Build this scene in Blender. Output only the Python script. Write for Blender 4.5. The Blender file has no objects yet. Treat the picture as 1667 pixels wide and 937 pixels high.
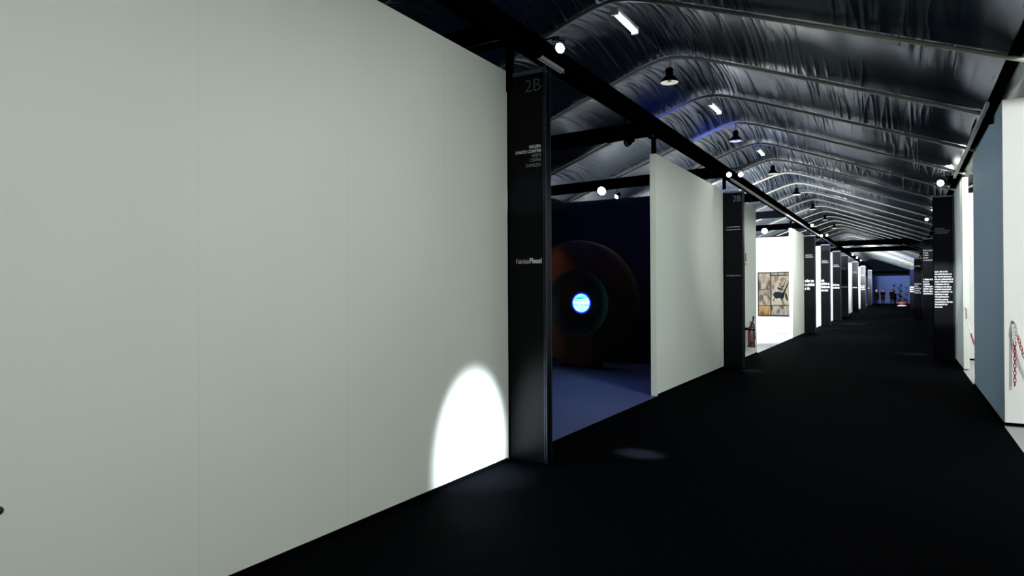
import bpy, bmesh, math, random
from mathutils import Vector, Matrix, Euler
C = bpy.context.scene.collection
S = bpy.context.scene
PI = math.pi

# ------------------------------------------------------------------ camera
cd = bpy.data.cameras.new('camera'); cam = bpy.data.objects.new('camera', cd); C.objects.link(cam)
S.camera = cam
cd.sensor_width = 36.0; cd.lens = 1085.3 / 1667 * 36; cd.clip_start = .05; cd.clip_end = 400
yaw, pitch, roll = .53156, .005602, -.004813
_f = Vector((-math.sin(yaw)*math.cos(pitch), math.cos(yaw)*math.cos(pitch), math.sin(pitch)))
_r = Vector((math.cos(yaw), math.sin(yaw), 0)); _u = _r.cross(_f)
_r2 = math.cos(roll)*_r + math.sin(roll)*_u; _u2 = -math.sin(roll)*_r + math.cos(roll)*_u
cam.matrix_world = Matrix(((_r2.x, _u2.x, -_f.x, 0), (_r2.y, _u2.y, -_f.y, 0), (_r2.z, _u2.z, -_f.z, 1.6), (0, 0, 0, 1)))

# ------------------------------------------------------------------ world, exposure
S.view_settings.view_transform = 'Standard'; S.view_settings.look = 'None'
S.view_settings.gamma = 1; S.view_settings.exposure = 0.0; S.view_settings.use_curve_mapping = False
w = bpy.data.worlds.new('world'); S.world = w; w.use_nodes = True
w.node_tree.nodes['Background'].inputs[0].default_value = (.35, .5, 1, 1)
w.node_tree.nodes['Background'].inputs[1].default_value = .012
S.cycles.use_denoising = True
S.cycles.max_bounces = 8; S.cycles.diffuse_bounces = 4; S.cycles.glossy_bounces = 4
S.cycles.sample_clamp_indirect = 4

NEUTRAL = (1, 1, .93); COOL = (.88, .93, 1.0); BLUE = (.05, .10, 1.0)

def aim(o, loc, target):
    o.location = loc
    o.rotation_euler = (Vector(target) - Vector(loc)).to_track_quat('-Z', 'Y').to_euler()

def spot(name, loc, target, power, deg=60, blend=.6, col=NEUTRAL, size=.06, parent=None):
    l = bpy.data.lights.new(name, 'SPOT'); l.energy = power; l.spot_size = math.radians(deg); l.spot_blend = blend
    l.color = col; l.shadow_soft_size = size
    o = bpy.data.objects.new(name, l); C.objects.link(o)
    if parent: o.parent = parent
    aim(o, loc, target); return o

# ------------------------------------------------------------------ materials
def nodes(m): return m.node_tree.nodes, m.node_tree.links
def mat(name, col, rough=.6, metal=0, spec=.5, emit=None, es=0, noise=0, nscale=8, bump=0, bscale=60):
    m = bpy.data.materials.new(name); m.use_nodes = True; n, l = nodes(m); b = n['Principled BSDF']
    b.inputs['Base Color'].default_value = (*col, 1); b.inputs['Roughness'].default_value = rough
    b.inputs['Metallic'].default_value = metal; b.inputs['Specular IOR Level'].default_value = spec
    if emit: b.inputs['Emission Color'].default_value = (*emit, 1); b.inputs['Emission Strength'].default_value = es
    tc = n.new('ShaderNodeTexCoord')
    if noise:
        t = n.new('ShaderNodeTexNoise'); t.inputs['Scale'].default_value = nscale; t.inputs['Detail'].default_value = 5
        l.new(tc.outputs['Object'], t.inputs['Vector'])
        r = n.new('ShaderNodeMapRange'); r.inputs['To Min'].default_value = 1-noise; r.inputs['To Max'].default_value = 1+noise
        l.new(t.outputs['Fac'], r.inputs['Value'])
        x = n.new('ShaderNodeVectorMath'); x.operation = 'SCALE'; x.inputs[0].default_value = col
        l.new(r.outputs['Result'], x.inputs['Scale']); l.new(x.outputs['Vector'], b.inputs['Base Color'])
    if bump:
        t = n.new('ShaderNodeTexNoise'); t.inputs['Scale'].default_value = bscale; t.inputs['Detail'].default_value = 3
        l.new(tc.outputs['Object'], t.inputs['Vector'])
        bp = n.new('ShaderNodeBump'); bp.inputs['Strength'].default_value = bump; bp.inputs['Distance'].default_value = .01
        l.new(t.outputs['Fac'], bp.inputs['Height']); l.new(bp.outputs['Normal'], b.inputs['Normal'])
    return m

def wall_mat(name, col, pitch=1.11, off=0.0, axis='Y'):
    """painted board with faint joints every pitch metres and slow dirt variation"""
    m = mat(name, col, .75, spec=.25); n, l = nodes(m); b = n['Principled BSDF']
    tc = n.new('ShaderNodeTexCoord'); sx = n.new('ShaderNodeSeparateXYZ'); l.new(tc.outputs['Object'], sx.inputs[0])
    a = n.new('ShaderNodeMath'); a.operation = 'ADD'; a.inputs[1].default_value = 50*pitch - off; l.new(sx.outputs[axis], a.inputs[0])
    mo = n.new('ShaderNodeMath'); mo.operation = 'MODULO'; mo.inputs[1].default_value = pitch; l.new(a.outputs[0], mo.inputs[0])
    lt = n.new('ShaderNodeMath'); lt.operation = 'LESS_THAN'; lt.inputs[1].default_value = .006; l.new(mo.outputs[0], lt.inputs[0])
    t = n.new('ShaderNodeTexNoise'); t.inputs['Scale'].default_value = .9; t.inputs['Detail'].default_value = 4
    l.new(tc.outputs['Object'], t.inputs['Vector'])
    r = n.new('ShaderNodeMapRange'); r.inputs['To Min'].default_value = .94; r.inputs['To Max'].default_value = 1.04; l.new(t.outputs['Fac'], r.inputs['Value'])
    q = n.new('ShaderNodeMath'); q.operation = 'MULTIPLY_ADD'; q.inputs[1].default_value = -.07
    l.new(lt.outputs[0], q.inputs[0]); l.new(r.outputs['Result'], q.inputs[2])
    x = n.new('ShaderNodeVectorMath'); x.operation = 'SCALE'; x.inputs[0].default_value = col
    l.new(q.outputs[0], x.inputs['Scale']); l.new(x.outputs['Vector'], b.inputs['Base Color'])
    return m

def fabric_mat(name='tent liner', col=(.014, .020, .031), rough=.33):
    m = mat(name, col, rough, spec=.55 if rough < .4 else .15); n, l = nodes(m); b = n['Principled BSDF']
    b.inputs['Specular Tint'].default_value = (.42, .66, 1, 1)
    tc = n.new('ShaderNodeTexCoord')
    def nz(scale, sc, detail, dist=0.0):
        mp = n.new('ShaderNodeMapping'); mp.inputs['Scale'].default_value = scale; l.new(tc.outputs['Object'], mp.inputs['Vector'])
        t = n.new('ShaderNodeTexNoise'); t.inputs['Scale'].default_value = sc; t.inputs['Detail'].default_value = detail
        t.inputs['Distortion'].default_value = dist; t.inputs['Roughness'].default_value = .4
        l.new(mp.outputs['Vector'], t.inputs['Vector']); return t.outputs['Fac']
    def mth(op, a, b_=None, c=None):
        q = n.new('ShaderNodeMath'); q.operation = op
        for i, v in enumerate((a, b_, c)):
            if v is None: continue
            if isinstance(v, (int, float)): q.inputs[i].default_value = v
            else: l.new(v, q.inputs[i])
        return q.outputs[0]
    def ridged(f, p): return mth('POWER', mth('SUBTRACT', 1.0, mth('MULTIPLY', mth('ABSOLUTE', mth('SUBTRACT', f, .5)), 5.0)), p)
    cl = lambda f: mth('MAXIMUM', mth('MINIMUM', f, 1.0), 0.0)
    wr = nz((6.5, .38, 1.0), 1.0, 1.5, .35)          # long pleats running from rib to rib
    r1 = cl(ridged(wr, 1.6))
    sx = n.new('ShaderNodeSeparateXYZ'); l.new(tc.outputs['Object'], sx.inputs[0])
    dr = mth('ABSOLUTE', mth('ADD', sx.outputs['X'], 3.5))
    near = cl(mth('SUBTRACT', 1.5, mth('MULTIPLY', dr, .62)))
    big = cl(mth('MULTIPLY_ADD', nz((.55, .4, .8), 1.3, 2), 6.0, -3.1))
    mask = cl(mth('MAXIMUM', near, mth('MULTIPLY', big, .75)))
    h = mth('MULTIPLY', r1, mask)
    h2 = mth('MULTIPLY_ADD', nz((14, 1.0, 3), 1.0, 2, .3), .10, h)
    h3 = mth('MULTIPLY_ADD', nz((1.2, 1.0, 1.2), 1.0, 2), .35, h2)
    bp = n.new('ShaderNodeBump'); bp.inputs['Strength'].default_value = .55; bp.inputs['Distance'].default_value = .045
    l.new(h3, bp.inputs['Height']); l.new(bp.outputs['Normal'], b.inputs['Normal'])
    return m

M = dict(
    wall=wall_mat('white painted board', (.71, .78, .72), 1.11, 0.0),
    wallc=wall_mat('white painted board cross', (.80, .80, .80), 1.22, 0.0, 'X'),
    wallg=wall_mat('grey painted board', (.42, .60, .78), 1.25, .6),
    navy=mat('dark navy wall', (.012, .02, .05), .8, noise=.1),
    endwall=mat('end wall paint', (.10, .15, .34), .8, noise=.05, nscale=1),
    black=mat('black carpet', (.0015, .0020, .0028), .75, spec=.003, bump=.5, bscale=250),
    lightfloor=mat('pale booth floor', (.45, .46, .46), .5, noise=.05),
    bluefloor=mat('grey booth floor tinted as lit blue', (.07, .10, .24), .55, noise=.06, nscale=3),  # blue booth light put into the grey floor's colour
    fabric=fabric_mat(), farfabric=fabric_mat('tent liner lightened as lit', (.30, .32, .35), .5),  # second liner lightened so the far roof looks brightly lit
    rib=mat('pale rib', (.36, .38, .31), .5, noise=.15, nscale=4),
    steel=mat('black steel', (.0012, .0014, .0020), .6, spec=0),
    satin=mat('satin black panel', (.0012, .0016, .0026), .3, spec=.10),
    alu=mat('dark anodised edge', (.025, .032, .05), .35, .6),
    rail=mat('aluminium rail', (.14, .18, .27), .35, .5),
    track=mat('white track', (.75, .75, .72), .4),
    white=mat('white enamel', (.85, .85, .84), .4),
    ink=mat('white lettering', (.88, .88, .86), .6),
    greyink=mat('grey lettering', (.32, .34, .37), .6),
    dimink=mat('dim grey lettering', (.10, .115, .13), .6),
    red=mat('red plastic', (.35, .012, .03), .4),
    darkred=mat('extinguisher red', (.035, .003, .010), .35),
    rubber=mat('black rubber', (.012, .012, .012), .6),
    green=mat('green sticker', (.35, .5, .06), .6),
    lamp=mat('lamp lens', (1, 1, 1), .3, emit=(.9, .93, 1), es=22),
    bluelamp=mat('blue lamp lens', (.1, .2, 1), .3, emit=(.1, .25, 1), es=10),
    tube=mat('fluorescent tube', (1, 1, 1), .3, emit=(.75, .9, 1), es=4),
    offlens=mat('unlit lens', (.6, .62, .6), .25),
    reflector=mat('reflector inside with added glow', (.8, .82, .72), .35, emit=(1, 1, .85), es=.4),  # slight glow added to brighten the mouth of unlit lamps
    rust=mat('rusted iron', (.085, .035, .022), .8, .0, noise=.35, nscale=3, bump=.5, bscale=20),
    darkiron=mat('dark iron bowl', (.012, .010, .016), .6, .2, noise=.3, nscale=4),
    goldframe=mat('dark wooden frame', (.012, .012, .008), .6, spec=.1),
    coat=mat('dark coat', (.003, .003, .005), .9, spec=0), skin=mat('skin', (.45, .25, .18), .6),
    hair=mat('dark hair', (.02, .012, .01), .7), hairb=mat('fair hair', (.35, .25, .14), .7),
    orange=mat('orange shell', (.16, .045, .012), .6),
)
def screen_mat():
    m = mat('round video screen', (0, 0, 0), .3); n, l = nodes(m); b = n['Principled BSDF']
    tc = n.new('ShaderNodeTexCoord'); mp = n.new('ShaderNodeMapping'); mp.inputs['Scale'].default_value = (2, 1, 13); mp.inputs['Rotation'].default_value = (0, -.15, 0)
    l.new(tc.outputs['Object'], mp.inputs['Vector'])
    t = n.new('ShaderNodeTexNoise'); t.inputs['Scale'].default_value = 1.1; t.inputs['Distortion'].default_value = 1; t.inputs['Detail'].default_value = 2
    l.new(mp.outputs['Vector'], t.inputs['Vector'])
    r = n.new('ShaderNodeValToRGB'); e = r.color_ramp.elements
    e[0].position = .36; e[0].color = (.0, .22, .30, 1); e[1].position = .56; e[1].color = (.55, 1, .85, 1)
    k = r.color_ramp.elements.new(.46); k.color = (.14, .80, .66, 1)
    l.new(t.outputs['Fac'], r.inputs['Fac']); l.new(r.outputs['Color'], b.inputs['Emission Color']); b.inputs['Emission Strength'].default_value = 1.7
    return m
M['screen'] = screen_mat()
M['glow'] = mat('blue neon ring', (.0, .0, .2), .4, emit=(.01, .03, 1), es=1.0)
def canvas_mat(name, a, b_, c, seed, sc=(6, 6, 2.5)):
    m = mat(name, a, .8); n, l = nodes(m); b = n['Principled BSDF']
    tc = n.new('ShaderNodeTexCoord'); mp = n.new('ShaderNodeMapping'); mp.inputs['Scale'].default_value = sc; mp.inputs['Location'].default_value = (seed*3.1, seed, seed*1.7)
    l.new(tc.outputs['Object'], mp.inputs['Vector'])
    t = n.new('ShaderNodeTexNoise'); t.inputs['Scale'].default_value = 1; t.inputs['Detail'].default_value = 5; t.inputs['Distortion'].default_value = .8
    l.new(mp.outputs['Vector'], t.inputs['Vector'])
    r = n.new('ShaderNodeValToRGB'); e = r.color_ramp.elements
    e[0].position = .38; e[0].color = (*[v*.35 for v in b_], 1); e[1].position = .60; e[1].color = (a[0]*1.15, a[1]*1.05, a[2]*.85, 1)
    k = r.color_ramp.elements.new(.47); k.color = (c[0], c[1]*.85, c[2]*.65, 1)
    l.new(t.outputs['Fac'], r.inputs['Fac']); l.new(r.outputs['Color'], b.inputs['Base Color'])
    return m

# ------------------------------------------------------------------ mesh helpers
def box(bm, x0, x1, y0, y1, z0, z1, mi=0):
    v = [bm.verts.new((x, y, z)) for z in (z0, z1) for y in (y0, y1) for x in (x0, x1)]
    for q in ((0, 2, 3, 1), (4, 5, 7, 6), (0, 1, 5, 4), (2, 6, 7, 3), (0, 4, 6, 2), (1, 3, 7, 5)):
        f = bm.faces.new([v[i] for i in q]); f.material_index = mi
def lathe(bm, prof, seg=24, mtx=None, mi=0):
    """prof: (radius, z) pairs round Z"""
    rings = []
    for r, z in prof:
        if r < 1e-6: rings.append([bm.verts.new((0, 0, z))])
        else: rings.append([bm.verts.new((r*math.cos(2*PI*i/seg), r*math.sin(2*PI*i/seg), z)) for i in range(seg)])
    for a, b in zip(rings, rings[1:]):
        for i in range(seg):
            j = (i+1) % seg
            if len(a) == 1 and len(b) == 1: continue
            if len(a) == 1: f = bm.faces.new((a[0], b[i], b[j]))
            elif len(b) == 1: f = bm.faces.new((a[i], b[0], a[j]))
            else: f = bm.faces.new((a[i], b[i], b[j], a[j]))
            f.material_index = mi; f.smooth = True
    if mtx:
        for rg in rings:
            for v in rg: v.co = mtx @ v.co
def tubep(bm, pts, r, seg=8, closed=False, mi=0, flat=None):
    pts = [Vector(p) for p in pts]; n = len(pts); rings = []
    for i, p in enumerate(pts):
        a = pts[(i-1) % n] if (closed or i > 0) else p; b = pts[(i+1) % n] if (closed or i < n-1) else p
        t = (b-a).normalized(); up = Vector((0, 0, 1)) if abs(t.z) < .95 else Vector((0, 1, 0))
        s = t.cross(up).normalized(); u = s.cross(t)
        ru = r if flat is None else flat
        rings.append([bm.verts.new(p + s*r*math.cos(2*PI*k/seg) + u*ru*math.sin(2*PI*k/seg)) for k in range(seg)])
    for i in range(n if closed else n-1):
        a, b = rings[i], rings[(i+1) % n]
        for k in range(seg):
            f = bm.faces.new((a[k], a[(k+1) % seg], b[(k+1) % seg], b[k])); f.smooth = True; f.material_index = mi
    if not closed:
        bm.faces.new(rings[0][::-1]).material_index = mi; bm.faces.new(rings[-1]).material_index = mi
def obj(name, bm, m, parent=None, bevel=0):
    bmesh.ops.recalc_face_normals(bm, faces=bm.faces)
    me = bpy.data.meshes.new(name); bm.to_mesh(me); bm.free()
    for x in (m if isinstance(m, (list, tuple)) else [m]): me.materials.append(x)
    o = bpy.data.objects.new(name, me); C.objects.link(o)
    if parent: o.parent = parent
    if bevel:
        md = o.modifiers.new('bevel', 'BEVEL'); md.width = bevel; md.segments = 2; md.limit_method = 'ANGLE'
    return o
def tag(o, label=None, cat=None, group=None, kind=None):
    if label: o['label'] = label
    if cat: o['category'] = cat
    if group: o['group'] = group
    if kind: o['kind'] = kind
    return o
def thing(name, label, cat, loc=(0, 0, 0), rotz=0, group=None):
    o = bpy.data.objects.new(name, None); C.objects.link(o); o.location = loc; o.rotation_euler = (0, 0, rotz)
    o.empty_display_size = .1
    return tag(o, label, cat, group)
def struct(name, b, m, bevel=0):
    bm = bmesh.new()
    for q in (b if isinstance(b, list) else [b]): box(bm, *q)
    o = obj(name, bm, m, None, bevel); o['kind'] = 'structure'; return o
def dup(root, loc, label=None, group=None, rotz=None):
    r = root.copy(); C.objects.link(r); r.location = loc
    if rotz is not None: r.rotation_euler = (0, 0, rotz)
    if label: r['label'] = label
    if group: r['group'] = group
    for ch in list(root.children):
        c = ch.copy(); C.objects.link(c); c.parent = r
        for g in ch.children:
            d = g.copy(); C.objects.link(d); d.parent = c
    return r

# ------------------------------------------------------------------ roof
XV0, XV1, XA = -7.7, 1.1, -3.3
def rz(x):
    d = abs(((x - XV0) % 8.8) - 4.4)
    return 5.56 - .385*math.sqrt(d*d + .09)
RIB0, PITCH, NR = 8.25 - 2.5*6, 2.5, 41
random.seed(3)
bm = bmesh.new()
xs = []
x = -16.5
while x < 9.91:
    xs.append(x); x += .2 if not (-8 < x < 1.3) else .1
NY = 10
rows = []
for k in range(NR-1):
    sag = .27 + .06*random.random(); ph = random.random()*6
    for j in range(NY + (1 if k == NR-2 else 0)):
        t = j/NY; y = RIB0 + (k+t)*PITCH; row = []
        for x in xs:
            d = abs(((x - XV0) % 8.8) - 4.4)
            edge = min(1, (4.4-d)/.5)
            b = sag*math.sin(PI*t)**.8*(.85+.15*math.sin(x*1.3+ph))*edge if 0 < t < 1 else 0
            tt = .035*math.sin(PI*t)*math.sin(x*4.2+ph*2+t*2)*math.sin(x*1.7+ph)*edge
            row.append(bm.verts.new((x, y, rz(x) + b + tt + .03)))
        rows.append(row)
for a, b in zip(rows, rows[1:]):
    for i in range(len(xs)-1):
        f = bm.faces.new((a[i], b[i], b[i+1], a[i+1])); f.smooth = True
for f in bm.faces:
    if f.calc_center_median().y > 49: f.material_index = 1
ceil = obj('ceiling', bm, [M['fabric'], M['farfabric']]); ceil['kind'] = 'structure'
for k in range(NR):
    y = RIB0 + k*PITCH
    bm = bmesh.new()
    for c0, c1 in ((-16.4, -7.75), (-7.65, 1.05), (1.15, 9.8)):
        pts = []; n = 40
        for i in range(n+1):
            x = c0 + (c1-c0)*i/n; pts.append((x, y, rz(x)-.016))
        tubep(bm, pts, .03, 6, flat=.026)
    o = obj('trim_%d' % (k+1), bm, M['rib']); o['kind'] = 'structure'

# ------------------------------------------------------------------ floor
struct('floor', (-3.25, 1.0, -7, 95, -.12, 0), M['black'])
struct('floor.001', [(-7.7, -3.25, -7, 5.5, -.12, 0), (-7.7, -3.25, 14.2, 95, -.12, 0)], M['lightfloor'])
struct('floor.002', (-7.7, -3.25, 5.5, 14.2, -.12, 0), M['bluefloor'])
struct('floor.003', (1.0, 9.9, -7, 95, -.12, 0), M['lightfloor'])

# ------------------------------------------------------------------ walls
HL = 3.70; HR = 3.82
struct('wall_left', (-3.35, -3.25, -7, 5.5, .0, HL), M['wall'], .004)
struct('wall_left.001', (-3.35, -3.25, 9.88, 14.22, .0, HL), M['wall'], .004)
struct('wall_left.002', (-3.35, -3.25, 14.34, 17.83, .0, HL), M['wall'], .004)
struct('wall_left.003', (-3.35, -3.25, 24.2, 27.3, .0, HL), M['wall'], .004)
struct('wall_partition', (-7.7, -3.36, 5.4, 5.5, 0, HL), M['navy'])
struct('wall_partition.001', (-7.7, -3.36, 14.1, 14.2, 0, 3.68), M['navy'])
struct('wall_partition.002', (-7.7, -3.36, 14.21, 14.31, 0, 3.68), M['wallc'])
struct('wall_partition.003', (-7.7, -3.36, 27.3, 27.4, 0, 3.66), M['wallc'])
for i, y in enumerate((33.3, 39.3, 44.6, 55.2, 65.0, 74.0)):
    struct('wall_partition.%03d' % (i+4), (-7.7, -3.25, y, y+.1, 0, 3.62), M['wallc'])
struct('wall_far_left', [(-7.8, -7.7, -7, 5.5, 0, HL), (-7.8, -7.7, 14.2, 95, 0, HL)], M['wallc'])
struct('wall_far_left.001', (-7.8, -7.7, 5.5, 14.2, 0, HL), M['navy'])
struct('wall_right', (1.006, 1.106, 9.76, 13.5, .03, HR), M['wallg'], .004)
struct('wall_right.001', (1.006, 1.106, 15.9, 18.3, .03, HR), M['wall'], .004)
struct('wall_right.002', (1.006, 1.106, 18.5, 90, .0, HR), M['navy'])  # dark colour makes this wall look unlit despite spilled light
struct('wall_booth_right', [(1.006, 6.5, 9.65, 9.75, .045, HR)], M['wallc'], .004)
struct('wall_booth_right.001', [(1.11, 6.5, 18.2, 18.3, .045, 3.78)], M['wallc'], .004)
struct('wall_far_right', (6.5, 6.6, -7, 40, 0, HR), M['wallc'])
struct('wall_back', (-7.7, 9.9, 90, 90.1, 0, 3.25), M['endwall'])
struct('wall_front', (-7.7, 9.9, -7.1, -7, 0, 3.9), M['wallc'])
# black strips standing in for the shadow gap and plastic edge at wall bases
struct('base_gap_left', [(-3.25, -3.235, -7, 5.42, 0, .03)], M['steel'])
struct('base_gap_left.001', [(-3.25, -3.235, 9.9, 14.2, 0, .03)], M['steel'])
struct('base_gap_left.002', [(-3.25, -3.235, 14.6, 17.83, 0, .03)], M['steel'])
struct('base_gap_right', [(.992, 1.006, 9.65, 13.5, 0, .035)], M['steel'])
struct('base_gap_right.001', [(1.03, 6.5, 9.67, 9.75, 0, .045)], M['steel'])
struct('base_gap_right.002', [(.992, 1.006, 15.9, 18.0, 0, .035), (1.03, 6.5, 18.22, 18.3, 0, .045)], M['steel'])

# ------------------------------------------------------------------ steel beams
def ibeam(name, a, b, w, h, label, cat='beam', group=None, extra=None):
    """I-section beam from a to b, h high, w wide"""
    a = Vector(a); b = Vector(b); L = (b-a).length; bm = bmesh.new(); t = .018
    ax = (b-a).normalized(); side = ax.cross(Vector((0, 0, 1))).normalized()
    def seg(s0, s1, z0, z1):
        vs = [bm.verts.new(a + ax*u + side*s + Vector((0, 0, z))) for z in (z0, z1) for s in (s0, s1) for u in (0, L)]
        for q in ((0, 1, 3, 2), (4, 6, 7, 5), (0, 4, 5, 1), (2, 3, 7, 6), (0, 2, 6, 4), (1, 5, 7, 3)):
            bm.faces.new([vs[i] for i in q])
    seg(-w/2, w/2, h/2-t, h/2); seg(-w/2, w/2, -h/2, -h/2+t); seg(-.02, .02, -h/2+t, h/2-t)
    return tag(obj(name, bm, M['steel']), label, cat, group)
ibeam('steel_beam', (-3.2, -7, 4.06), (-3.2, 90, 4.06), .14, .20, 'long black steel beam running over the tops of the left white walls')
ibeam('steel_beam', (.97, -7, 4.0), (.97, 90, 4.0), .12, .16, 'long black steel beam running along the right roof valley')
ibeam('steel_beam', (-7.7, -7, 3.72), (-7.7, 90, 3.72), .14, .16, 'black beam under the far left roof valley behind the booths')
cross = [5.42, 9.75, 14.1, 18.4, 22.8, 27.3, 33.1]
for y in cross:
    lab = {5.42: 'black crossbeam meeting the long beam above the nearest sign totem', 9.75: 'black crossbeam over the front end of the second left white panel',
           14.1: 'black crossbeam above the dark navy wall behind the big disc'}.get(y, 'black crossbeam over the lit booths further down the left side')
    ibeam('cross_beam', (-7.6, y, 3.98), (-3.28, y, 4.06), .14, .22, lab, 'beam', 'crossbeams over the left booths')
for y in (8.3, 13.4):
    ibeam('cross_beam', (1.05, y, 3.95), (9.8, y, 3.95), .14, .18, 'black crossbeam running right above the bright panel with the chain' if y < 9 else 'black crossbeam over the second right booth', 'beam', 'crossbeams over the right booths')
for y, z in ((39.7, 4.1), (46.5, 4.1), (88.0, 3.62)):
    ibeam('roof_truss', (-7.6, y, z), (1.0, y, z), .2, .28, {39.7: 'nearer black truss spanning the full corridor far off', 46.5: 'black truss spanning the corridor in front of the bright roof', 88.0: 'lowest black truss spanning just above the blue end wall'}[y], 'truss', 'full width trusses at the far end')
def hanger(x, y, z0, z1, label, w=.03):
    t = thing('beam_post', label, 'post', (x, y, z0), group='posts between wall tops and beams')
    bm = bmesh.new(); box(bm, -w, -w+.016, -w, w, 0, z1-z0); box(bm, w-.016, w, -w, w, 0, z1-z0); box(bm, -w+.016, w-.016, -.008, .008, 0, z1-z0); obj('post', bm, M['steel'], t)
    bm = bmesh.new(); box(bm, -.07, .07, -.07, .07, z1-z0-.012, z1-z0); obj('end_plate', bm, M['steel'], t)
hanger(-3.22, 5.46, 3.5, 3.96, 'black post rising beside the top of the nearest sign totem')
hanger(-3.3, 9.93, 3.701, 3.96, 'black post on the front end of the second left white panel')
hanger(-3.2, 14.15, 3.701, 3.96, 'black post rising above the second sign totem')
hanger(-3.3, 24.3, 3.701, 3.96, 'black post on the front end of the panel right of the painting')
hanger(1.03, 10.6, 3.821, 3.925, 'short black post holding the right beam over the grey wall')
t = thing('gusset_bracket', 'black triangular bracket between the right beam and the grey wall top', 'bracket', (.98, 10.35, 3.82))
bm = bmesh.new()
tri = [(0, -.06, .12), (0, .10, .12), (0, .10, -.10)]
a = [bm.verts.new((x-.05, y, z)) for x, y, z in tri]; b = [bm.verts.new((x-.035, y, z)) for x, y, z in tri]
bm.faces.new(a); bm.faces.new(b[::-1])
for i in range(3): bm.faces.new((a[i], b[i], b[(i+1) % 3], a[(i+1) % 3]))
obj('gusset', bm, M['steel'], t)
bm = bmesh.new(); box(bm, -.06, .02, .09, .15, -.10, .12); obj('plate', bm, M['steel'], t)
# thin steel brace wire
bm = bmesh.new(); tubep(bm, [(-3.24, 5.3, 3.95), (-3.9, 5.2, 3.9), (-7.5, 5.0, 3.66)], .006, 6)
tag(obj('brace_wire', bm, M['alu']), 'thin steel wire running left from the beam above the nearest wall', 'wire')

# lighting tracks
def trackrail(a, b, label):
    bm = bmesh.new()
    a = Vector(a); b = Vector(b); box(bm, a.x-.018, a.x+.018, a.y, b.y, a.z-.018, a.z+.018)
    box(bm, a.x-.02, a.x-.014, a.y, b.y, a.z-.026, a.z-.018); box(bm, a.x+.014, a.x+.02, a.y, b.y, a.z-.026, a.z-.018)
    tag(obj('lighting_track', bm, M['track']), label, 'track')
for y0, y1, lb in ((5.7, 6.35, 'short white lighting track under the left beam by the nearest totem'), (14.3, 17.0, 'white lighting track under the left beam just past the second totem'),
                   (17.1, 22.0, 'white lighting track over the painting booth opening'), (22.1, 30.5, 'white lighting track under the left beam past the painting booth'), (30.7, 40, 'farthest white lighting track under the left beam')):
    trackrail((-3.10, y0, 3.93), (-3.10, y1, 3.93), lb)
trackrail((.89, 9.9, 3.86), (.89, 13.9, 3.86), 'white lighting track along the right beam over the grey wall')
trackrail((.89, 14.0, 3.86), (.89, 16.1, 3.86), 'white lighting track on the right beam up to the lit spotlight')

# ------------------------------------------------------------------ track spotlights
def track_spot(loc, target, label, power=60, deg=50, blend=.6, col=NEUTRAL, lit=True, lens='lamp', arm=(0, 0), mount=.14, group=None, size=.05, k=.78):
    """a can spotlight: wall plate, arm, adapter, yoke, housing, lens"""
    loc = Vector(loc); t = thing('track_spotlight', label, 'spotlight', loc, group=group)
    d = (Vector(target)-loc).normalized(); q = d.to_track_quat('Z', 'Y').to_matrix().to_4x4() @ Matrix.Scale(k, 4)
    ax, ay = arm
    bm = bmesh.new(); tubep(bm, [(0, 0, .085), (0, 0, mount-.01)] + ([(0, 0, mount), (ax, ay, mount)] if ax or ay else [(0, 0, mount+.01)]), .009, 8)
    obj('arm', bm, M['steel'], t)
    bm = bmesh.new(); box(bm, ax-.022, ax+.022, ay-.05, ay+.05, mount-.012, mount+.012); obj('adapter', bm, M['steel'], t)
    bm = bmesh.new(); side = q.to_3x3() @ Vector((1, 0, 0)); pts = [side*.078, side*.078+Vector((0, 0, .085)), -side*.078+Vector((0, 0, .085)), -side*.078]
    tubep(bm, pts, .007, 6); obj('yoke', bm, M['steel'], t)
    bm = bmesh.new(); lathe(bm, [(0, -.12), (.045, -.12), (.05, -.10), (.05, -.05), (.068, -.03), (.070, .07), (.064, .07), (.062, .045)], 20, q)
    obj('housing', bm, M['steel'], t)
    bm = bmesh.new(); lathe(bm, [(0, .052), (.04, .05), (.062, .045)], 20, q)
    obj('lens', bm, M[lens if lit else 'offlens'], t)
    if lit: spot('spot_light', d*.075, d*3, power, deg, blend, col, size, t)
    return t
LB = -3.14; RB = .915
def on_left(x, y, z, tgt, label, *a, **k): return track_spot((x, y, z), tgt, label, *a, arm=(LB-x, 0), mount=4.05-z, **k)
def on_right(x, y, z, tgt, label, *a, **k): return track_spot((x, y, z), tgt, label, *a, arm=(RB-x, 0), mount=4.0-z, **k)

on_left(-2.85, 5.75, 3.93, (.6, 2.6, 3.4), 'bright white spotlight on the left beam nearest the camera', 60, 150, 1.0)
on_left(-3.02, 5.60, 3.90, (-3.4, 8.2, 2.0), 'unlit black spotlight beside the lit one on the nearest left beam', lit=False)
on_right(.78, 4.95, 3.86, (-3.25, 4.84, .22), 'narrow spotlight on the right beam aimed at the foot of the nearest left wall', 10000, 13.6, 1.0, COOL)
on_right(.80, 5.4, 3.86, (-2.25, 6.3, 0), 'narrow spotlight on the right beam aimed down at the carpet', 11000, 5.5, 1.0, COOL)
track_spot((-3.62, 9.70, 3.88), (-5.6, 7.6, 2.2), 'small unlit silver lamp left of the post over the second panel', lit=False, arm=(.36, 0), mount=.12)
on_left(-3.0, 13.7, 3.92, (-2.2, 6, 2.6), 'left one of the paired lit spotlights above the second totem', 6, 150, 1.0)
on_left(-2.80, 13.76, 3.92, (0.4, 7, 1.5), 'right one of the paired lit spotlights above the second totem', 14, 165, 1.0)
on_left(-2.80, 25.8, 3.90, (0, 16, 2.5), 'single lit spotlight on the left beam above the third totem', 14, 165, 1.0)
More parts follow.
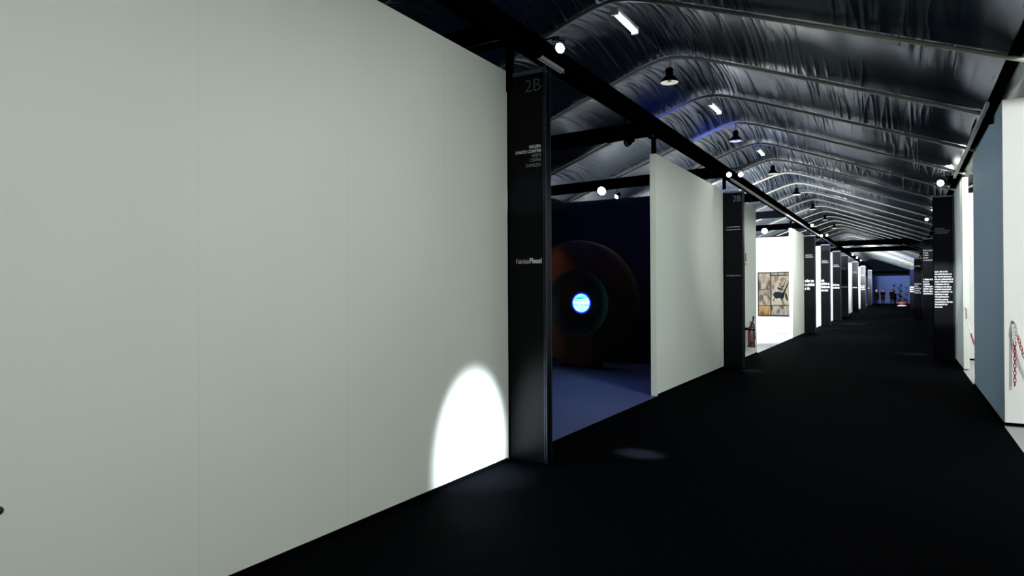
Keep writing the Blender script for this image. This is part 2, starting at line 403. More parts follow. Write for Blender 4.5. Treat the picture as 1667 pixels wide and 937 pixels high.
on_left(-3.0, 31.0, 3.92, (-2.2, 22, 2), 'left lit spotlight of the pair before the fourth totem', 10, 165, 1.0)
on_left(-2.80, 30.9, 3.92, (1, 24, 2), 'right lit spotlight of the pair before the fourth totem', 10, 165, 1.0)
for y, lb in ((47.5, 'nearest of the far cluster of spotlights by the bright roof'), (52, 'middle one of the far cluster of spotlights by the bright roof'), (57, 'last of the far cluster of spotlights by the bright roof')):
    on_left(-2.8, y, 3.85, (-1.5, y-14, 1.0), lb, 14, 165, 1.0)
# booth lamps
track_spot((-5.75, 13.75, 3.84), (-4.4, 6.5, 1.0), 'dazzling spotlight over the dark booth facing the corridor', 4, 150, 1.0, COOL, arm=(0, .29), mount=.14, k=1.5)
track_spot((-5.38, 13.7, 3.68), (-6.2, 9.5, 1.0), 'dimmer spotlight just right of the dazzling one in the dark booth', 2, 100, .8, COOL, arm=(0, .34), mount=.28)
track_spot((-4.60, 27.0, 3.9), (-3.4, 17, 1.0), 'dazzling spotlight above the booth with the framed collage', 120, 150, .8, COOL, arm=(0, .24), mount=.14, k=1.7)
# right beam
on_right(.70, 16.9, 3.88, (-1.6, 9, 2.0), 'dazzling spotlight hung from the right beam over the corridor', 35, 150, 1.0, k=1.1)
on_right(.84, 16.3, 3.84, (.2, 18, 2.2), 'unlit spotlight on the right beam behind the dazzling one', lit=False)
on_right(.66, 25.6, 3.9, (-.9, 18, 1.5), 'small lit spotlight further along the right beam', 60, 150, 1.0)

# unseen wash lamps added on the right beam to brighten the left panels
for y, tx, ty, pw, dg, lb in ((-1.6, -3.25, -1.6, 210, 100, 'added wash spotlight on the right beam behind the camera'), (1.2, -3.25, 1.4, 215, 100, 'added wash spotlight on the right beam level with the camera'),
        (3.9, -3.25, 4.1, 190, 100, 'added wash spotlight on the right beam just ahead of the camera'), (5.8, -3.25, 10.6, 260, 70, 'added wash spotlight on the right beam aimed at the second left panel'),
        (6.2, -3.25, 16.3, 1300, 32, 'added wash spotlight on the right beam aimed past the second left panel')):
    on_right(.80, y, 3.86, (tx, ty, .8 if y < 5 else 1.9), lb, pw*1.24, dg, 1.0, NEUTRAL, size=.15)
spot('panel_fill', (-2.7, 8.2, 4.2), (1.0, 11.6, 1.8), 130, 60, 1.0, (.88, .95, 1), .2)  # fill lights added to brighten wall panels, no fixtures
spot('panel_fill', (-.6, 19.5, 4.3), (-3.25, 25.8, 1.9), 4200, 60, 1.0, NEUTRAL, .2)
spot('panel_fill', (-2.0, 11.5, 4.3), (1.0, 17.2, 1.9), 800, 40, 1.0, COOL, .2)
# spots without fixtures, added over the corridor to brighten the totem faces
for i, (x, y, tx, ty, tz, pw, dg) in enumerate(((-.2, -.3, -3.04, 5.45, 2.5, 1500, 3.6), (-.9, 7.5, .75, 18.0, 1.5, 5000, 8), (-.9, 17.5, .7, 26.6, 2.0, 2000, 14),
        (-1.4, 17.0, -3.05, 27.2, 2.0, 1600, 12), (-1.4, 23, -3.05, 33.1, 2.0, 1600, 12), (-1.2, 30, -3.05, 39, 2.0, 1600, 12), (-1, 34, .7, 44.4, 1.6, 2000, 12), (-1.2, 44, -3.05, 54.1, 1.6, 1600, 12), (-1.2, 55, -3.05, 64.7, 1.6, 1600, 12), (-1.2, 55, .6, 66, 1.6, 1600, 12))):
    spot('totem_fill', (x, y, 4.3), (tx, ty, tz), pw, dg, .5, COOL, .04)

# blue flood lamps tucked behind the beam, lighting the liner
def flood(loc, target, label, power, deg=45, col=BLUE, lens='bluelamp'):
    t = thing('flood_lamp', label, 'floodlight', loc)
    d = (Vector(target)-Vector(loc)).normalized(); q = d.to_track_quat('Z', 'Y').to_matrix().to_4x4()
    bm = bmesh.new(); vs = []
    lathe(bm, [(0, -.09), (.06, -.09), (.07, -.06), (.12, .02), (.12, .04), (.11, .04), (.11, .02)], 4, q @ Matrix.Rotation(PI/4, 4, 'Z'))
    for f in bm.faces: f.smooth = False
    obj('housing', bm, M['steel'], t)
    bm = bmesh.new(); lathe(bm, [(0, .025), (.109, .025)], 4, q @ Matrix.Rotation(PI/4, 4, 'Z')); obj('lens', bm, M[lens], t)
    bm = bmesh.new(); s = q.to_3x3() @ Vector((.12, 0, 0)); tubep(bm, [s, s*1.05+Vector((0, 0, -.14)), -s*1.05+Vector((0, 0, -.14)), -s], .008, 6); obj('bracket', bm, M['steel'], t)
    spot('flood_light', d*.06, d*3, power, deg, .9, col, .06, t)
flood((-3.55, 9.75, 4.29), (-4.1, 12.4, 5.1), 'blue floodlight on the crossbeam over the dark booth aimed up at the roof', 500, 24)
flood((-4.4, 14.1, 4.29), (-3.7, 16.0, 5.3), 'blue floodlight on the crossbeam behind the dark booth aimed up at the roof', 500, 36)
flood((.97, 33, 4.23), (-.6, 37, 5.0), 'blue floodlight on the right beam lighting the roof slope', 1500, 90)

# ------------------------------------------------------------------ fluorescent battens & pendant lamps
def batten(y, label):
    t = thing('fluorescent_light', label, 'light', (-3.3, y, 5.33), group='fluorescent lights under the ridge')
    bm = bmesh.new(); box(bm, -.045, .045, 0, .78, .0, .045); box(bm, -.05, .05, -.015, .02, -.05, .05); box(bm, -.05, .05, .76, .795, -.05, .05); obj('batten', bm, M['white'], t)
    bm = bmesh.new(); tubep(bm, [(-.022, .02, -.02), (-.022, .76, -.02)], .016, 10); obj('tube', bm, M['tube'], t)
    bm = bmesh.new(); tubep(bm, [(.022, .02, -.02), (.022, .76, -.02)], .016, 10); obj('tube', bm, M['tube'], t)
    bm = bmesh.new(); tubep(bm, [(0, .1, .1), (0, .1, .05), (0, .68, .05), (0, .76, .03), (.03, 1.2, .06), (0, 1.75, .05)], .005, 6); obj('cable', bm, M['rubber'], t)
    q_ = bpy.data.lights.new('tube_glow', 'POINT'); q_.energy = 6; q_.color = (.8, .9, 1); q_.shadow_soft_size = .2
    qo = bpy.data.objects.new('tube_glow', q_); C.objects.link(qo); qo.parent = t; qo.location = (0, .39, -.12)
    l = bpy.data.lights.new('tube_light', 'AREA'); l.shape = 'RECTANGLE'; l.size = .08; l.size_y = .74; l.energy = 6; l.color = (.75, .88, 1)
    o = bpy.data.objects.new('tube_light', l); C.objects.link(o); o.parent = t; o.location = (0, .39, -.055)
for i, y in enumerate((8.35, 13.4, 18.4)):
    batten(y, ('nearest lit fluorescent light under the tent ridge', 'second lit fluorescent light under the tent ridge', 'third and smallest lit fluorescent light under the tent ridge')[i])
def pendant():
    t = thing('pendant_lamp', 'nearest bell shaped pendant lamp hanging from the tent ridge', 'lamp', (-3.3, 10.75, 5.02), group='bell pendant lamps along the ridge')
    bm = bmesh.new(); lathe(bm, [(.145, 0), (.15, .004), (.14, .03), (.105, .075), (.07, .105), (.055, .13), (.045, .13)], 32); obj('shade', bm, M['steel'], t)
    bm = bmesh.new(); lathe(bm, [(.143, .003), (.135, .03), (.10, .072), (.066, .10), (0, .115)], 32); obj('reflector', bm, M['reflector'], t)
    bm = bmesh.new(); lathe(bm, [(0, .085), (.03, .08), (.04, .05), (.03, .02), (0, .012)], 16); obj('bulb', bm, M['offlens'], t)
    bm = bmesh.new(); lathe(bm, [(0, .13), (.045, .13), (.062, .15), (.062, .22), (.045, .24), (.02, .25), (0, .25)], 20); obj('ballast_housing', bm, M['steel'], t)
    bm = bmesh.new(); tubep(bm, [(0, 0, .25), (0, 0, .40)], .006, 6); tubep(bm, [(.02, 0, .24), (.05, -.02, .30), (.01, 0, .39)], .005, 6); obj('cord', bm, M['rubber'], t)
    return t
pl = pendant()
for y in [15.75, 20.75, 25.75, 30.75, 35.75, 40.75]:
    dup(pl, (-3.3, y, 5.02), {15.75: 'second bell shaped pendant lamp from the camera along the ridge', 20.75: 'third bell shaped pendant lamp from the camera along the ridge',
        25.75: 'fourth bell shaped pendant lamp from the camera along the ridge', 30.75: 'fifth bell shaped pendant lamp from the camera, small and dark', 35.75: 'sixth bell shaped pendant lamp from the camera, small and dark'}.get(y, 'farthest bell shaped pendant lamp along the ridge'))

# ------------------------------------------------------------------ lettering
def text_mesh(name, body, h, m, parent, x, y, z, width=None, align='LEFT', bold=0.0, extr=.001):
    cu = bpy.data.curves.new(name, 'FONT'); cu.body = body; cu.size = 1; cu.offset = bold; cu.extrude = extr; cu.resolution_u = 3
    tmp = bpy.data.objects.new('tmp', cu); C.objects.link(tmp); bpy.context.view_layer.update()
    me = bpy.data.meshes.new_from_object(tmp.evaluated_get(bpy.context.evaluated_depsgraph_get()))
    bpy.data.objects.remove(tmp); xs_ = [v.co.x for v in me.vertices]; ys_ = [v.co.y for v in me.vertices]
    x0, x1, y0, y1 = min(xs_), max(xs_), min(ys_), max(ys_)
    sy = h/(y1-y0); sx = (width/(x1-x0)) if width else sy
    for v in me.vertices:
        px = (v.co.x-x0)*sx; pz = (v.co.y-y0)*sy; pw = (x1-x0)*sx
        if align == 'RIGHT': px -= pw
        v.co = Vector((x+px, y-v.co.z, z+pz))
    me.materials.clear(); me.materials.append(m)
    o = bpy.data.objects.new(name, me); C.objects.link(o); o.parent = parent
    return o
def glyph_rows(name, x0, x1, ztop, zbot, widths, m, parent, y, seed=0, fill=.62):
    """rows of small letter-like strokes standing for copy too small to read"""
    rnd = random.Random(seed); bm = bmesh.new(); n = len(widths); step = (ztop-zbot)/n; h = step*fill
    for i, wd in enumerate(widths):
        zt = ztop - i*step; x = x0; xe = x0+(x1-x0)*wd
        while x < xe - .004:
            cw = h*rnd.uniform(.40, .62); k = rnd.random(); hh = h*(1 if k < .3 else .76); st = cw*.36
            if x+cw > xe+.004: break
            box(bm, x, x+st, y, y+.0012, zt-h, zt-h+hh)
            if k < .85: box(bm, x+cw-st, x+cw, y, y+.0012, zt-h, zt-h+h*.74)
            if k > .2: box(bm, x+st, x+cw-st, y, y+.0012, zt-h, zt-h+h*.2)
            if k < .6 or k > .85: box(bm, x+st, x+cw-st, y, y+.0012, zt-h+h*.5, zt-h+h*.74)
            x += cw*1.14
            if rnd.random() < .15: x += h*.25
    return obj(name, bm, m, parent)

# ------------------------------------------------------------------ sign totems
def totem(x0, x1, y, h, label, side='L'):
    """freestanding black sign slab facing the viewer, with edge profiles, top cap and foot plate"""
    t = thing('sign_totem', label, 'sign', ((x0+x1)/2, y, 0)); w2 = (x1-x0)/2; d = .10
    bm = bmesh.new(); box(bm, -w2+.014, w2-.03, 0, d, .012, h-.05); box(bm, w2-.03, w2-.002, .004, d-.004, .012, h-.05); obj('panel', bm, M['satin'], t, .002)
    bm = bmesh.new()
    box(bm, w2-.028, w2-.018, -.008, .004, .012, h); box(bm, w2-.010, w2, -.008, .010, .012, h); box(bm, w2-.010, w2, d-.016, d, .012, h)
    obj('edge_profile', bm, M['alu'], t)
    bm = bmesh.new(); box(bm, -w2, -w2+.012, -.004, d, .012, h-.03); obj('edge_profile', bm, M['steel'], t)
    bm = bmesh.new(); box(bm, -w2+.01, w2-.03, .0, .014, h-.03, h-.012); box(bm, -w2+.01, w2-.03, d-.014, d, h-.03, h-.012); box(bm, -w2+.01, w2-.03, .004, .01, h-.05, h-.03); obj('top_rail', bm, M['rail'], t)
    bm = bmesh.new(); box(bm, -w2-.0, w2+.01, -.05, d+.03, 0, .012); obj('foot_plate', bm, M['steel'], t)
    return t
YF = -.003
t = totem(-3.245, -2.835, 5.45, 3.68, 'tall black sign totem reading 2B at the end of the nearest white wall')
text_mesh('stand_number', '2B', .115, M['dimink'], t, .155, YF, 3.465, .165, 'RIGHT', -.012)
for i, (s, w_, z, mm, bo) in enumerate((('GALLERIA', .125, 2.935, 'ink', .03), ("D'ARTE CONTINI", .27, 2.893, 'ink', .03), ('VENICE', .10, 2.852, 'greyink', 0), ('CORTINA', .12, 2.809, 'greyink', 0), ("D'AMPEZZO", .16, 2.762, 'greyink', 0))):
    text_mesh('gallery_name', s, .030, M[mm], t, .155, YF, z, w_, 'RIGHT', bo)
text_mesh('artist_name', 'Fabrizio', .045, M['ink'], t, -.115, YF, 1.862, .135, 'LEFT', 0)
text_mesh('artist_name', 'Plessi', .05, M['ink'], t, .028, YF, 1.862, .128, 'LEFT', .035)
t = totem(-3.245, -2.84, 14.24, 3.68, 'dark unlit sign totem between the second left white panel and the extinguisher')
text_mesh('stand_number', '2B', .115, M['dimink'], t, .155, YF, 3.45, .16, 'RIGHT', -.01)
glyph_rows('gallery_name', -.15, .15, 2.93, 2.82, [.95, 1.0], M['greyink'], t, YF, 2, .3)
glyph_rows('artist_name', -.15, .15, 1.93, 1.88, [1], M['dimink'], t, YF, 3)
far_l = ((27.25, 'black totem with a white name block just past the panel right of the painting', [1, 1, .6]), (33.1, 'fourth black sign totem on the left with a pale text block', [.3, 1, 1, 1]),
         (38.9, 'fifth black sign totem on the left with a white name block', [1, 1]), (44.2, 'sixth black sign totem on the left with hardly any text', [1]),
         (54.3, 'seventh black sign totem on the left, thin and far away', [1]), (64.8, 'farthest black sign totem on the left with a bright text spot', [1, 1, 1]), (78, 'last dark totem on the left beside the blue end wall', [.4]))
for i, (y, lb, ws) in enumerate(far_l):
    t = totem(-3.245, -2.845, y, 3.68, lb)
    n = len(ws); zt = 1.6 + .08*n + .05
    glyph_rows('gallery_name', -.15, .13, 2.95, 2.80, [.9, 1], M['greyink'], t, YF, 10+i)
    glyph_rows('artist_name', -.17, .16, zt+.12, zt+.12-.145*n, ws, M['ink'], t, YF, 20+i, .7)
t = totem(.575, .985, 18.02, 3.75, 'black sign totem on the right with fourteen lines of white names')
glyph_rows('artist_names', -.175, .19, 2.03, 1.17, [.72, .88, .9, .96, .96, .78, .88, .86, .94, .74, .74, .74, .94, .68, .42], M['ink'], t, YF, 5, .66)
glyph_rows('gallery_name', -.17, .16, 3.0, 2.86, [.6, .9, .8], M['dimink'], t, YF, 6)
t = totem(.545, .945, 26.6, 3.36, 'second black sign totem on the right with two pale text blocks')
glyph_rows('gallery_name', -.18, .14, 2.96, 2.55, [1, .5, .5, .5, 1], M['greyink'], t, YF, 7)
glyph_rows('artist_names', -.18, .17, 1.98, 1.42, [1, .6, .6, 1, 1, 1, 1], M['ink'], t, YF, 8, .7)
t = totem(.50, .90, 44.4, 3.4, 'third black sign totem on the right with a small white text block')
glyph_rows('gallery_name', -.15, .15, 3.0, 2.85, [1], M['greyink'], t, YF, 9)
glyph_rows('artist_names', -.18, .16, 1.98, 1.36, [1, .6, 1, 1, 1], M['ink'], t, YF, 11, .7)
t = totem(.42, .85, 66, 3.4, 'farthest black sign totem on the right next to the blue end wall')
glyph_rows('artist_names', -.2, .16, 1.9, 1.36, [1, 1, 1], M['ink'], t, YF, 12, .75)

# ------------------------------------------------------------------ big disc sculpture in the dark booth
t = thing('disc_sculpture', 'huge rusty iron disc with a small glowing round screen in the dark booth', 'sculpture', (-5.97, 12.85, 0))
RX = Matrix.Translation((0, 0, 1.35)) @ Matrix.Rotation(PI/2, 4, 'X')
R_ = 1.33
bm = bmesh.new(); lathe(bm, [(R_*.53, .0), (R_*.56, .03), (R_*.75, .07), (R_*.95, .04), (R_, .0), (R_, -.18), (R_*.9, -.3), (0, -.32)], 96, RX); obj('rim', bm, M['rust'], t)
bm = bmesh.new(); lathe(bm, [(R_*.53, .0), (R_*.47, -.12), (R_*.35, -.2), (.245, -.23), (.22, -.24)], 96, RX); obj('bowl', bm, M['darkiron'], t)
bm = bmesh.new(); lathe(bm, [(.195, -.235), (.225, -.232)], 64, RX); obj('neon_ring', bm, M['glow'], t)
bm = bmesh.new(); lathe(bm, [(0, -.20), (.12, -.205), (.195, -.225)], 64, RX); obj('screen', bm, M['screen'], t)
bm = bmesh.new(); box(bm, -.45, .45, .1, .32, 0, .02); box(bm, -.45, -.3, .2, .32, .02, .35); box(bm, .3, .45, .2, .32, .02, .35); obj('stand', bm, M['steel'], t)
spot('disc_light', (-7.3, 10.2, 3.4), (-6.5, 12.7, 2.1), 60, 20, 1.0, (1, .35, .12), .05)
spot('wall_glow', (-5.6, 11.4, 3.6), (-5.6, 14.1, 3.0), 12, 90, 1, (.08, .14, 1), .1)
spot('floor_glow', (-5.2, 11.5, 3.6), (-4.8, 9.8, 0), 70, 80, 1, (.12, .2, 1), .1)
spot('floor_glow', (-3.6, 7.2, 3.6), (-4.0, 7.2, 0), 22, 70, 1, COOL, .1)

# ------------------------------------------------------------------ framed collage in bright booth
t = thing('framed_collage', 'large framed mixed media collage of pale panels with a dark figure', 'artwork', (-4.33, 27.27, .61))
W_, H_ = 1.17, 1.70; w2 = W_/2
bm = bmesh.new()
for b_ in ((-w2, w2, -.05, .02, 0, .045), (-w2, w2, -.05, .02, H_-.045, H_), (-w2, -w2+.035, -.05, .02, .045, H_-.045), (w2-.035, w2, -.05, .02, .045, H_-.045)): box(bm, *b_)
obj('frame', bm, M['goldframe'], t, .004)
bm = bmesh.new()
box(bm, -.12, -.085, -.045, .02, .045, H_-.045); box(bm, -.085, w2-.035, -.045, .02, .40, .43); box(bm, -w2+.035, -.12, -.045, .02, .40, .42); box(bm, -w2+.035, -.12, -.045, .02, 1.03, 1.05); box(bm, -.085, w2-.06, -.047, .02, 1.55, 1.59)
obj('glazing_bars', bm, M['goldframe'], t)
pans = [((-w2+.035, -.12, 1.05, H_-.045), (0.180, 0.168, 0.144), (0.072, 0.048, 0.034), (0.132, 0.115, 0.101)), ((-w2+.035, -.12, .42, 1.03), (0.168, 0.149, 0.120), (0.029, 0.017, 0.014), (0.108, 0.091, 0.086)),
        ((-w2+.035, -.12, .045, .40), (0.180, 0.115, 0.038), (0.060, 0.024, 0.012), (0.144, 0.079, 0.024)), ((-.085, w2-.035, .43, H_-.045), (0.192, 0.187, 0.158), (0.144, 0.120, 0.072), (0.173, 0.163, 0.139)),
        ((-.085, w2-.035, .045, .40), (0.163, 0.158, 0.144), (0.060, 0.058, 0.058), (0.120, 0.110, 0.101))]
for i, ((a, b, c, d), c1, c2, c3) in enumerate(pans):
    bm = bmesh.new(); box(bm, a, b, -.03, .0, c, d); obj('canvas_panel', bm, canvas_mat('canvas %d' % i, c1, c2, c3, i+1), t)
def blob(bm, pts, y=-.036, th=.008):
    a = [bm.verts.new((x, y, z)) for x, z in pts]; b = [bm.verts.new((x, y+th, z)) for x, z in pts]
    bm.faces.new(a); bm.faces.new(b[::-1])
    for i in range(len(a)): bm.faces.new((a[i], b[i], b[(i+1) % len(a)], a[(i+1) % len(a)]))
bm = bmesh.new()
blob(bm, [(-.03, .84), (.05, .93), (.2, .94), (.32, .9), (.42, .95), (.47, 1.08), (.53, 1.22), (.545, 1.3), (.5, 1.24), (.44, 1.12), (.38, 1.0), (.40, .86), (.36, .70), (.28, .60), (.27, .68), (.16, .70), (.10, .66), (.02, .74)])
blob(bm, [(.40, .93), (.46, .86), (.50, .72), (.52, .60), (.47, .60), (.42, .74)])
blob(bm, [(.26, 1.14), (.34, 1.17), (.40, 1.15), (.34, 1.11)]); blob(bm, [(.12, 1.08), (.16, 1.12), (.30, 1.05), (.36, 1.02), (.2, 1.01)])
blob(bm, [(-.03, .60), (.03, .72), (.05, .71), (-.0, .58)])
obj('painted_figure', bm, mat('dark paint', (.002, .003, .008), .6, noise=.5, spec=.1), t)
bm = bmesh.new(); blob(bm, [(.03, 1.33), (.05, 1.42), (.10, 1.43), (.11, 1.34), (.07, 1.30)]); blob(bm, [(.22, 1.38), (.24, 1.45), (.36, 1.43), (.35, 1.33), (.27, 1.36)]); obj('ochre_marks', bm, mat('ochre paint', (.12, .05, .01), .6), t)

# ------------------------------------------------------------------ extinguisher + sign
t = thing('fire_extinguisher', 'red fire extinguisher hung low on the white wall behind the second totem', 'fire extinguisher', (-3.10, 16.35, .27))
bm = bmesh.new(); lathe(bm, [(0, 0), (.085, 0), (.09, .015), (.09, .05), (.08, .055), (.08, .40), (.07, .46), (.035, .50), (.03, .52), (0, .52)], 24); obj('cylinder', bm, M['darkred'], t)
bm = bmesh.new(); lathe(bm, [(.0801, .15), (.081, .16), (.081, .32), (.0801, .33)], 24); obj('label_band', bm, mat('extinguisher label', (.07, .02, .04), .5), t)
bm = bmesh.new(); lathe(bm, [(0, .52), (.025, .52), (.028, .56), (0, .57)], 12); box(bm, -.01, .01, -.10, .03, .57, .585); box(bm, -.01, .01, -.10, .02, .60, .612); obj('valve_handle', bm, M['rubber'], t)
bm = bmesh.new(); pts = [(.02, .0, .55)]
for i in range(14): a = PI*.1+i/13*PI*1.5; pts.append((.04, .06+.08*math.cos(a+.4), .62+.10*math.sin(a+.4)))
pts += [(.07, .0, .4), (.085, .0, .2)]; tubep(bm, pts, .014, 8); obj('hose', bm, M['rubber'], t)
bm = bmesh.new(); box(bm, -.145, -.08, -.02, .02, .40, .46); lathe(bm, [(.081, .40), (.085, .40), (.085, .43), (.081, .43)], 24); obj('wall_bracket', bm, M['steel'], t)
t = thing('safety_sign', 'small red and white safety sign above the fire extinguisher', 'sign', (-3.25, 16.42, 2.2))
bm = bmesh.new(); box(bm, 0, .008, -.16, .16, .07, .31); obj('backing', bm, M['white'], t)
bm = bmesh.new(); box(bm, .008, .010, .0, .14, .09, .29); obj('red_field', bm, M['red'], t)
bm = bmesh.new(); box(bm, 0, .008, -.16, .16, 0, .055); obj('green_strip', bm, M['green'], t)

# small dark plug on left wall
bm = bmesh.new(); lathe(bm, [(0, .012), (.012, .011), (.017, .004), (.018, 0)], 20, Matrix.Translation((-3.25, 1.31, .70)) @ Matrix.Rotation(PI/2, 4, 'Y'))
tag(obj('wall_plug', bm, M['rubber']), 'small dark round plug at knee height on the nearest left wall', 'plug')

# ------------------------------------------------------------------ plastic chains
def chain(label, segs, hook):
    """segs: list of (points, material key); links alternate 90 degrees"""
    t = thing('plastic_chain', label, 'chain', hook)
    hk = Vector(hook); bm = bmesh.new(); tubep(bm, [(0, .10, .03), (0, .02, .03), (0, -.012, .018), (0, -.012, -.01), (0, .0, -.018)], .006, 8); lathe(bm, [(0, 0), (.02, 0), (.02, .006), (0, .008)], 16, Matrix.Translation((0, .045, .03)) @ Matrix.Rotation(PI/2, 4, 'X')); obj('hook', bm, M['white'], t)
    n = 0
    for pts, key in segs:
        pts = [Vector(p)-hk for p in pts]; bm = bmesh.new()
        L = [0]; 
        for a, b in zip(pts, pts[1:]): L.append(L[-1]+(b-a).length)
        s = .0
        while s < L[-1]:
            i = max(k for k in range(len(pts)-1) if L[k] <= s); f = (s-L[i])/(L[i+1]-L[i]); p = pts[i].lerp(pts[i+1], f); d = (pts[i+1]-pts[i]).normalized()
            q = d.to_track_quat('Z', 'Y').to_matrix().to_4x4(); m_ = Matrix.Translation(p) @ q @ Matrix.Rotation((n % 2)*PI/2+.5, 4, 'Z')
            lp = []
            for k in range(12):
                a = 2*PI*k/12; lp.append(m_ @ Vector((.0125*math.cos(a), 0, .0125*math.sin(a)+(.014 if math.sin(a) > 0 else -.014))))
            tubep(bm, lp, .0042, 6, closed=True); s += .042; n += 1
        obj('links', bm, M[key], t)
def para(a, b, sag, n=24):
    a = Vector(a); b = Vector(b); return [a.lerp(b, i/n) - Vector((0, 0, sag*4*(i/n)*(1-i/n))) for i in range(n+1)]
hk = (1.10, 9.58, 1.20)
cat = para((1.10, 9.57, 1.18), (1.10, 5.2, 1.20), .95, 60)
chain('red and white plastic chain hanging from the bright right panel', [([(1.10, 9.575, 1.18), (1.098, 9.575, .98)], 'white'), ([(1.098, 9.575, .97), (1.094, 9.575, .48)], 'red'),
      ([(1.105, 9.55, 1.18), (1.12, 9.54, 1.06)], 'white'), (para((1.125, 9.54, 1.05), (1.45, 9.5, .85), .35, 20), 'red')], hk)
hk = (1.05, 15.84, 1.22)
chain('thin red chain slung across the second right booth opening', [([(1.05, 15.83, 1.2), (1.05, 15.82, 1.03)], 'red'), ([(1.05, 15.82, 1.02), (1.05, 15.3, .92), (1.05, 14.8, .80)], 'white'),
      ([(1.05, 14.8, .79), (1.05, 14.3, .68), (1.05, 13.9, .62)], 'red'), ([(1.05, 13.9, .61), (1.05, 13.6, .60)], 'white')], hk)

# ------------------------------------------------------------------ people and pieces at the far end
def person(loc, rotz, h, label, hairm, arms='down', seed=0):
    rnd = random.Random(seed); k = h/1.7
    t = thing('person', label, 'person', loc, rotz)
    V = []; Ed = []; Rr = []
    def add(p, r, par=None):
        V.append(Vector(p)*k); Rr.append(r*k); i = len(V)-1
        if par is not None: Ed.append((par, i))
        return i
    pel = add((0, 0, .95), .13); wa = add((0, 0, 1.10), .12, pel); ch = add((0, 0, 1.30), .15, wa); nk0 = add((0, 0, 1.43), .07, ch); nk = add((0, -.01, 1.50), .052, nk0); hd = add((0, -.015, 1.58), .078, nk); hd2 = add((0, -.01, 1.66), .07, hd)
    for s in (-1, 1):
        sh = add((s*.17, 0, 1.39), .062, ch)
        if arms == 'down': el = add((s*.22, .02, 1.12), .045, sh); wr = add((s*.22, -.06, .88), .03, el)
        elif arms == 'folded': el = add((s*.24, -.03, 1.14), .05, sh); wr = add((s*.06, -.2, 1.18), .032, el)
        else: el = add((s*.25, .0, 1.13), .048, sh); wr = add((s*.14, -.16, .98), .032, el)
        d = (V[wr]-V[el]).normalized(); pm = add(V[wr]/k + d*.06, .028, wr)
        for f in range(4): add(V[pm]/k + d*(.075+.012*(1.5-abs(f-1.5))) + Vector((.0, (f-1.5)*.02, -.01)), .009, pm)
        add(V[pm]/k + d*.03 + Vector((-s*.01, -.04, 0)), .011, pm)
        hp = add((s*.09, 0, .88), .105, pel); kn = add((s*.10, -.01, .48), .065, hp); an = add((s*.105, .02, .09), .045, kn); toe = add((s*.12, -.14, .045), .038, an)
    me = bpy.data.meshes.new('body'); me.from_pydata(V, Ed, []); tmp = bpy.data.objects.new('tmpbody', me); C.objects.link(tmp)
    md = tmp.modifiers.new('skin', 'SKIN'); md.use_smooth_shade = True
    for i, r in enumerate(Rr): me.skin_vertices[0].data[i].radius = (r, r*(.75 if i in (1, 2) else 1)); me.skin_vertices[0].data[i].use_root = (i == 0)
    tmp.modifiers.new('sub', 'SUBSURF').levels = 1
    bpy.context.view_layer.update(); m2 = bpy.data.meshes.new_from_object(tmp.evaluated_get(bpy.context.evaluated_depsgraph_get())); bpy.data.objects.remove(tmp)
    m2.materials.clear(); m2.materials.append(M['coat']); m2.materials.append(M['skin'])
    for p in m2.polygons: p.material_index = 1 if p.center.z > 1.47*k else 0; p.use_smooth = True
    o = bpy.data.objects.new('body', m2); C.objects.link(o); o.parent = t
    zmin = min(v.co.z for v in m2.vertices)
    for v in m2.vertices: v.co.z -= zmin
    bm = bmesh.new(); lathe(bm, [(.088*k, 1.56*k), (.1*k, 1.63*k), (.09*k, 1.70*k), (.05*k, 1.745*k), (0, 1.755*k)], 16, Matrix.Translation((0, .015, -.0))); obj('hair', bm, M[hairm], t)
    bm = bmesh.new(); lathe(bm, [(.205*k, .62*k), (.19*k, .9*k), (.165*k, 1.1*k), (.185*k, 1.3*k), (.16*k, 1.40*k), (.09*k, 1.46*k), (.06*k, 1.47*k)], 20); 
    for v in bm.verts: v.co.y *= .72
    obj('coat', bm, M['coat'], t)
person((-2.45, 78.3, 0), .2, 1.60, 'fair haired person in black standing leftmost before the blue end wall', 'hairb', 'down', 1)
person((-1.88, 78.6, 0), -.3, 1.68, 'dark haired person in a wide coat, second from left at the far end', 'hair', 'folded', 2)
person((-1.12, 81.5, 0), .4, 1.66, 'third dark clothed person from the left at the far end', 'hair', 'bent', 3)
person((-.82, 82.6, 0), 1.2, 1.45, 'shorter person close behind the third one at the far end', 'hair', 'down', 4)
def knobpole(x, y, label):
    t = thing('pole_sculpture', label, 'sculpture', (x, y, 0), group='pole sculptures before the end wall')
    bm = bmesh.new(); lathe(bm, [(0, 0), (.22, 0), (.22, .03), (.03, .05), (.025, 2.0), (0, 2.0)], 12); obj('pole', bm, M['steel'], t)
    for z, s in ((.85, .17), (1.45, .15), (2.1, .12)):
        bm = bmesh.new(); lathe(bm, [(0, z-s), (s*.8, z-s*.6), (s, z), (s*.7, z+s*.7), (0, z+s)], 14); obj('knob', bm, M['darkiron'], t)
knobpole(-.95, 86, 'left pole with three dark knobs before the blue end wall')
knobpole(-.30, 86, 'right pole with three dark knobs before the blue end wall')
t = thing('shell_seat', 'low orange rounded seat on a white base at the far end', 'seat', (-.18, 76, 0))
bm = bmesh.new(); lathe(bm, [(0, 0), (.42, 0), (.44, .05), (.3, .08), (0, .09)], 24); obj('base', bm, M['white'], t)
bm = bmesh.new(); lathe(bm, [(0, .09), (.25, .10), (.36, .25), (.38, .42), (.33, .43), (.28, .28), (0, .25)], 24); obj('shell', bm, M['orange'], t)

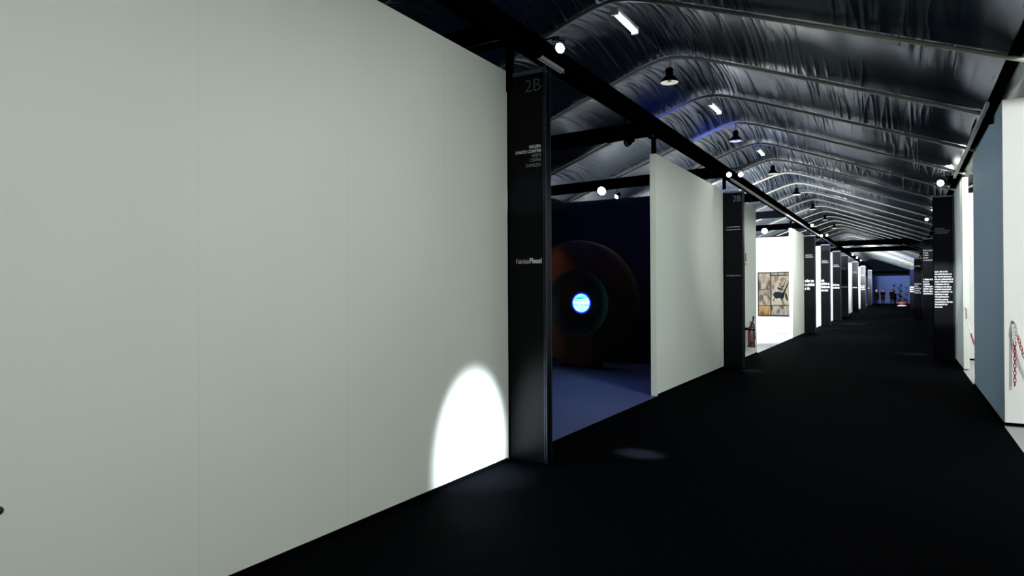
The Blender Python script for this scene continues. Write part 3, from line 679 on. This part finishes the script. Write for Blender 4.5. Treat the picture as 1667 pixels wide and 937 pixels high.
# ------------------------------------------------------------------ booth lamps (inside the booths, out of the corridor)
def booth_light(loc, target, power, deg=120, col=COOL, size=.25):
    spot('booth_light', loc, target, power, deg, .8, col, size)
booth_light((-5.2, 19.5, 4.1), (-4.8, 26.5, 1.5), 4500, 110)
booth_light((-6.0, 16.8, 4.1), (-4.6, 21, 0), 1500, 120)
booth_light((-5.5, 29.5, 4.1), (-4.2, 33.3, 1.8), 2500)
booth_light((-5.5, 35.8, 4.1), (-4.0, 39.3, 1.8), 2500)
booth_light((-4.6, 54.0, 4.1), (-3.5, 55.2, 1.6), 500)
booth_light((-4.6, 73, 4.1), (-3.5, 74, 1.6), 120)
booth_light((3.4, 4.2, 4.1), (2.0, 9.7, 1.8), 1250, col=(.95, 1, .93))
booth_light((3.6, 1.0, 4.1), (3.6, 4.5, 0), 500)
booth_light((3.4, 13.2, 4.1), (1.6, 18.2, 1.8), 2500, col=NEUTRAL)
# far end
spot('end_light', (-1.4, 80, 3.3), (-1.4, 90, 1.8), 150, 100, .8, (.42, .48, 1), .2)
spot('end_light', (-3.0, 58, 3.4), (-1.4, 65, 4.6), 5500, 90, .8, (.95, .96, 1), .2)
spot('end_light', (-3.0, 68, 3.4), (-1.0, 75, 4.4), 6000, 90, .8, (.9, .95, 1), .2)
spot('end_light', (-3.4, 74, 3.4), (-2.5, 80, 5.0), 2500, 90, .8, (.15, .4, 1), .2)
spot('end_light', (-2.8, 80, 3.3), (-.8, 86, 4.4), 1500, 50, .8, (.35, .6, 1), .2)
spot('end_light', (-2.6, 49.5, 3.4), (-.8, 58, 4.3), 1800, 90, .8, (.9, .93, 1), .2)
for x, y, p_, dg in ((-2.62, 13.9, 5000, 6), (-2.1, 35.4, 14000, 16), (-2.5, 30.5, 4000, 8), (.2, 19.4, 3000, 10), (.1, 42, 3000, 12)):
    spot('floor_light', (x+1.6 if x < -1 else x-1.6, y-.5, 4.2), (x, y, 0), p_, dg, 1.0, COOL, .05)
spot('end_light', (.6, 60, 3.4), (.4, 66, 4.0), 900, 70, .8, (.1, .2, 1), .2)
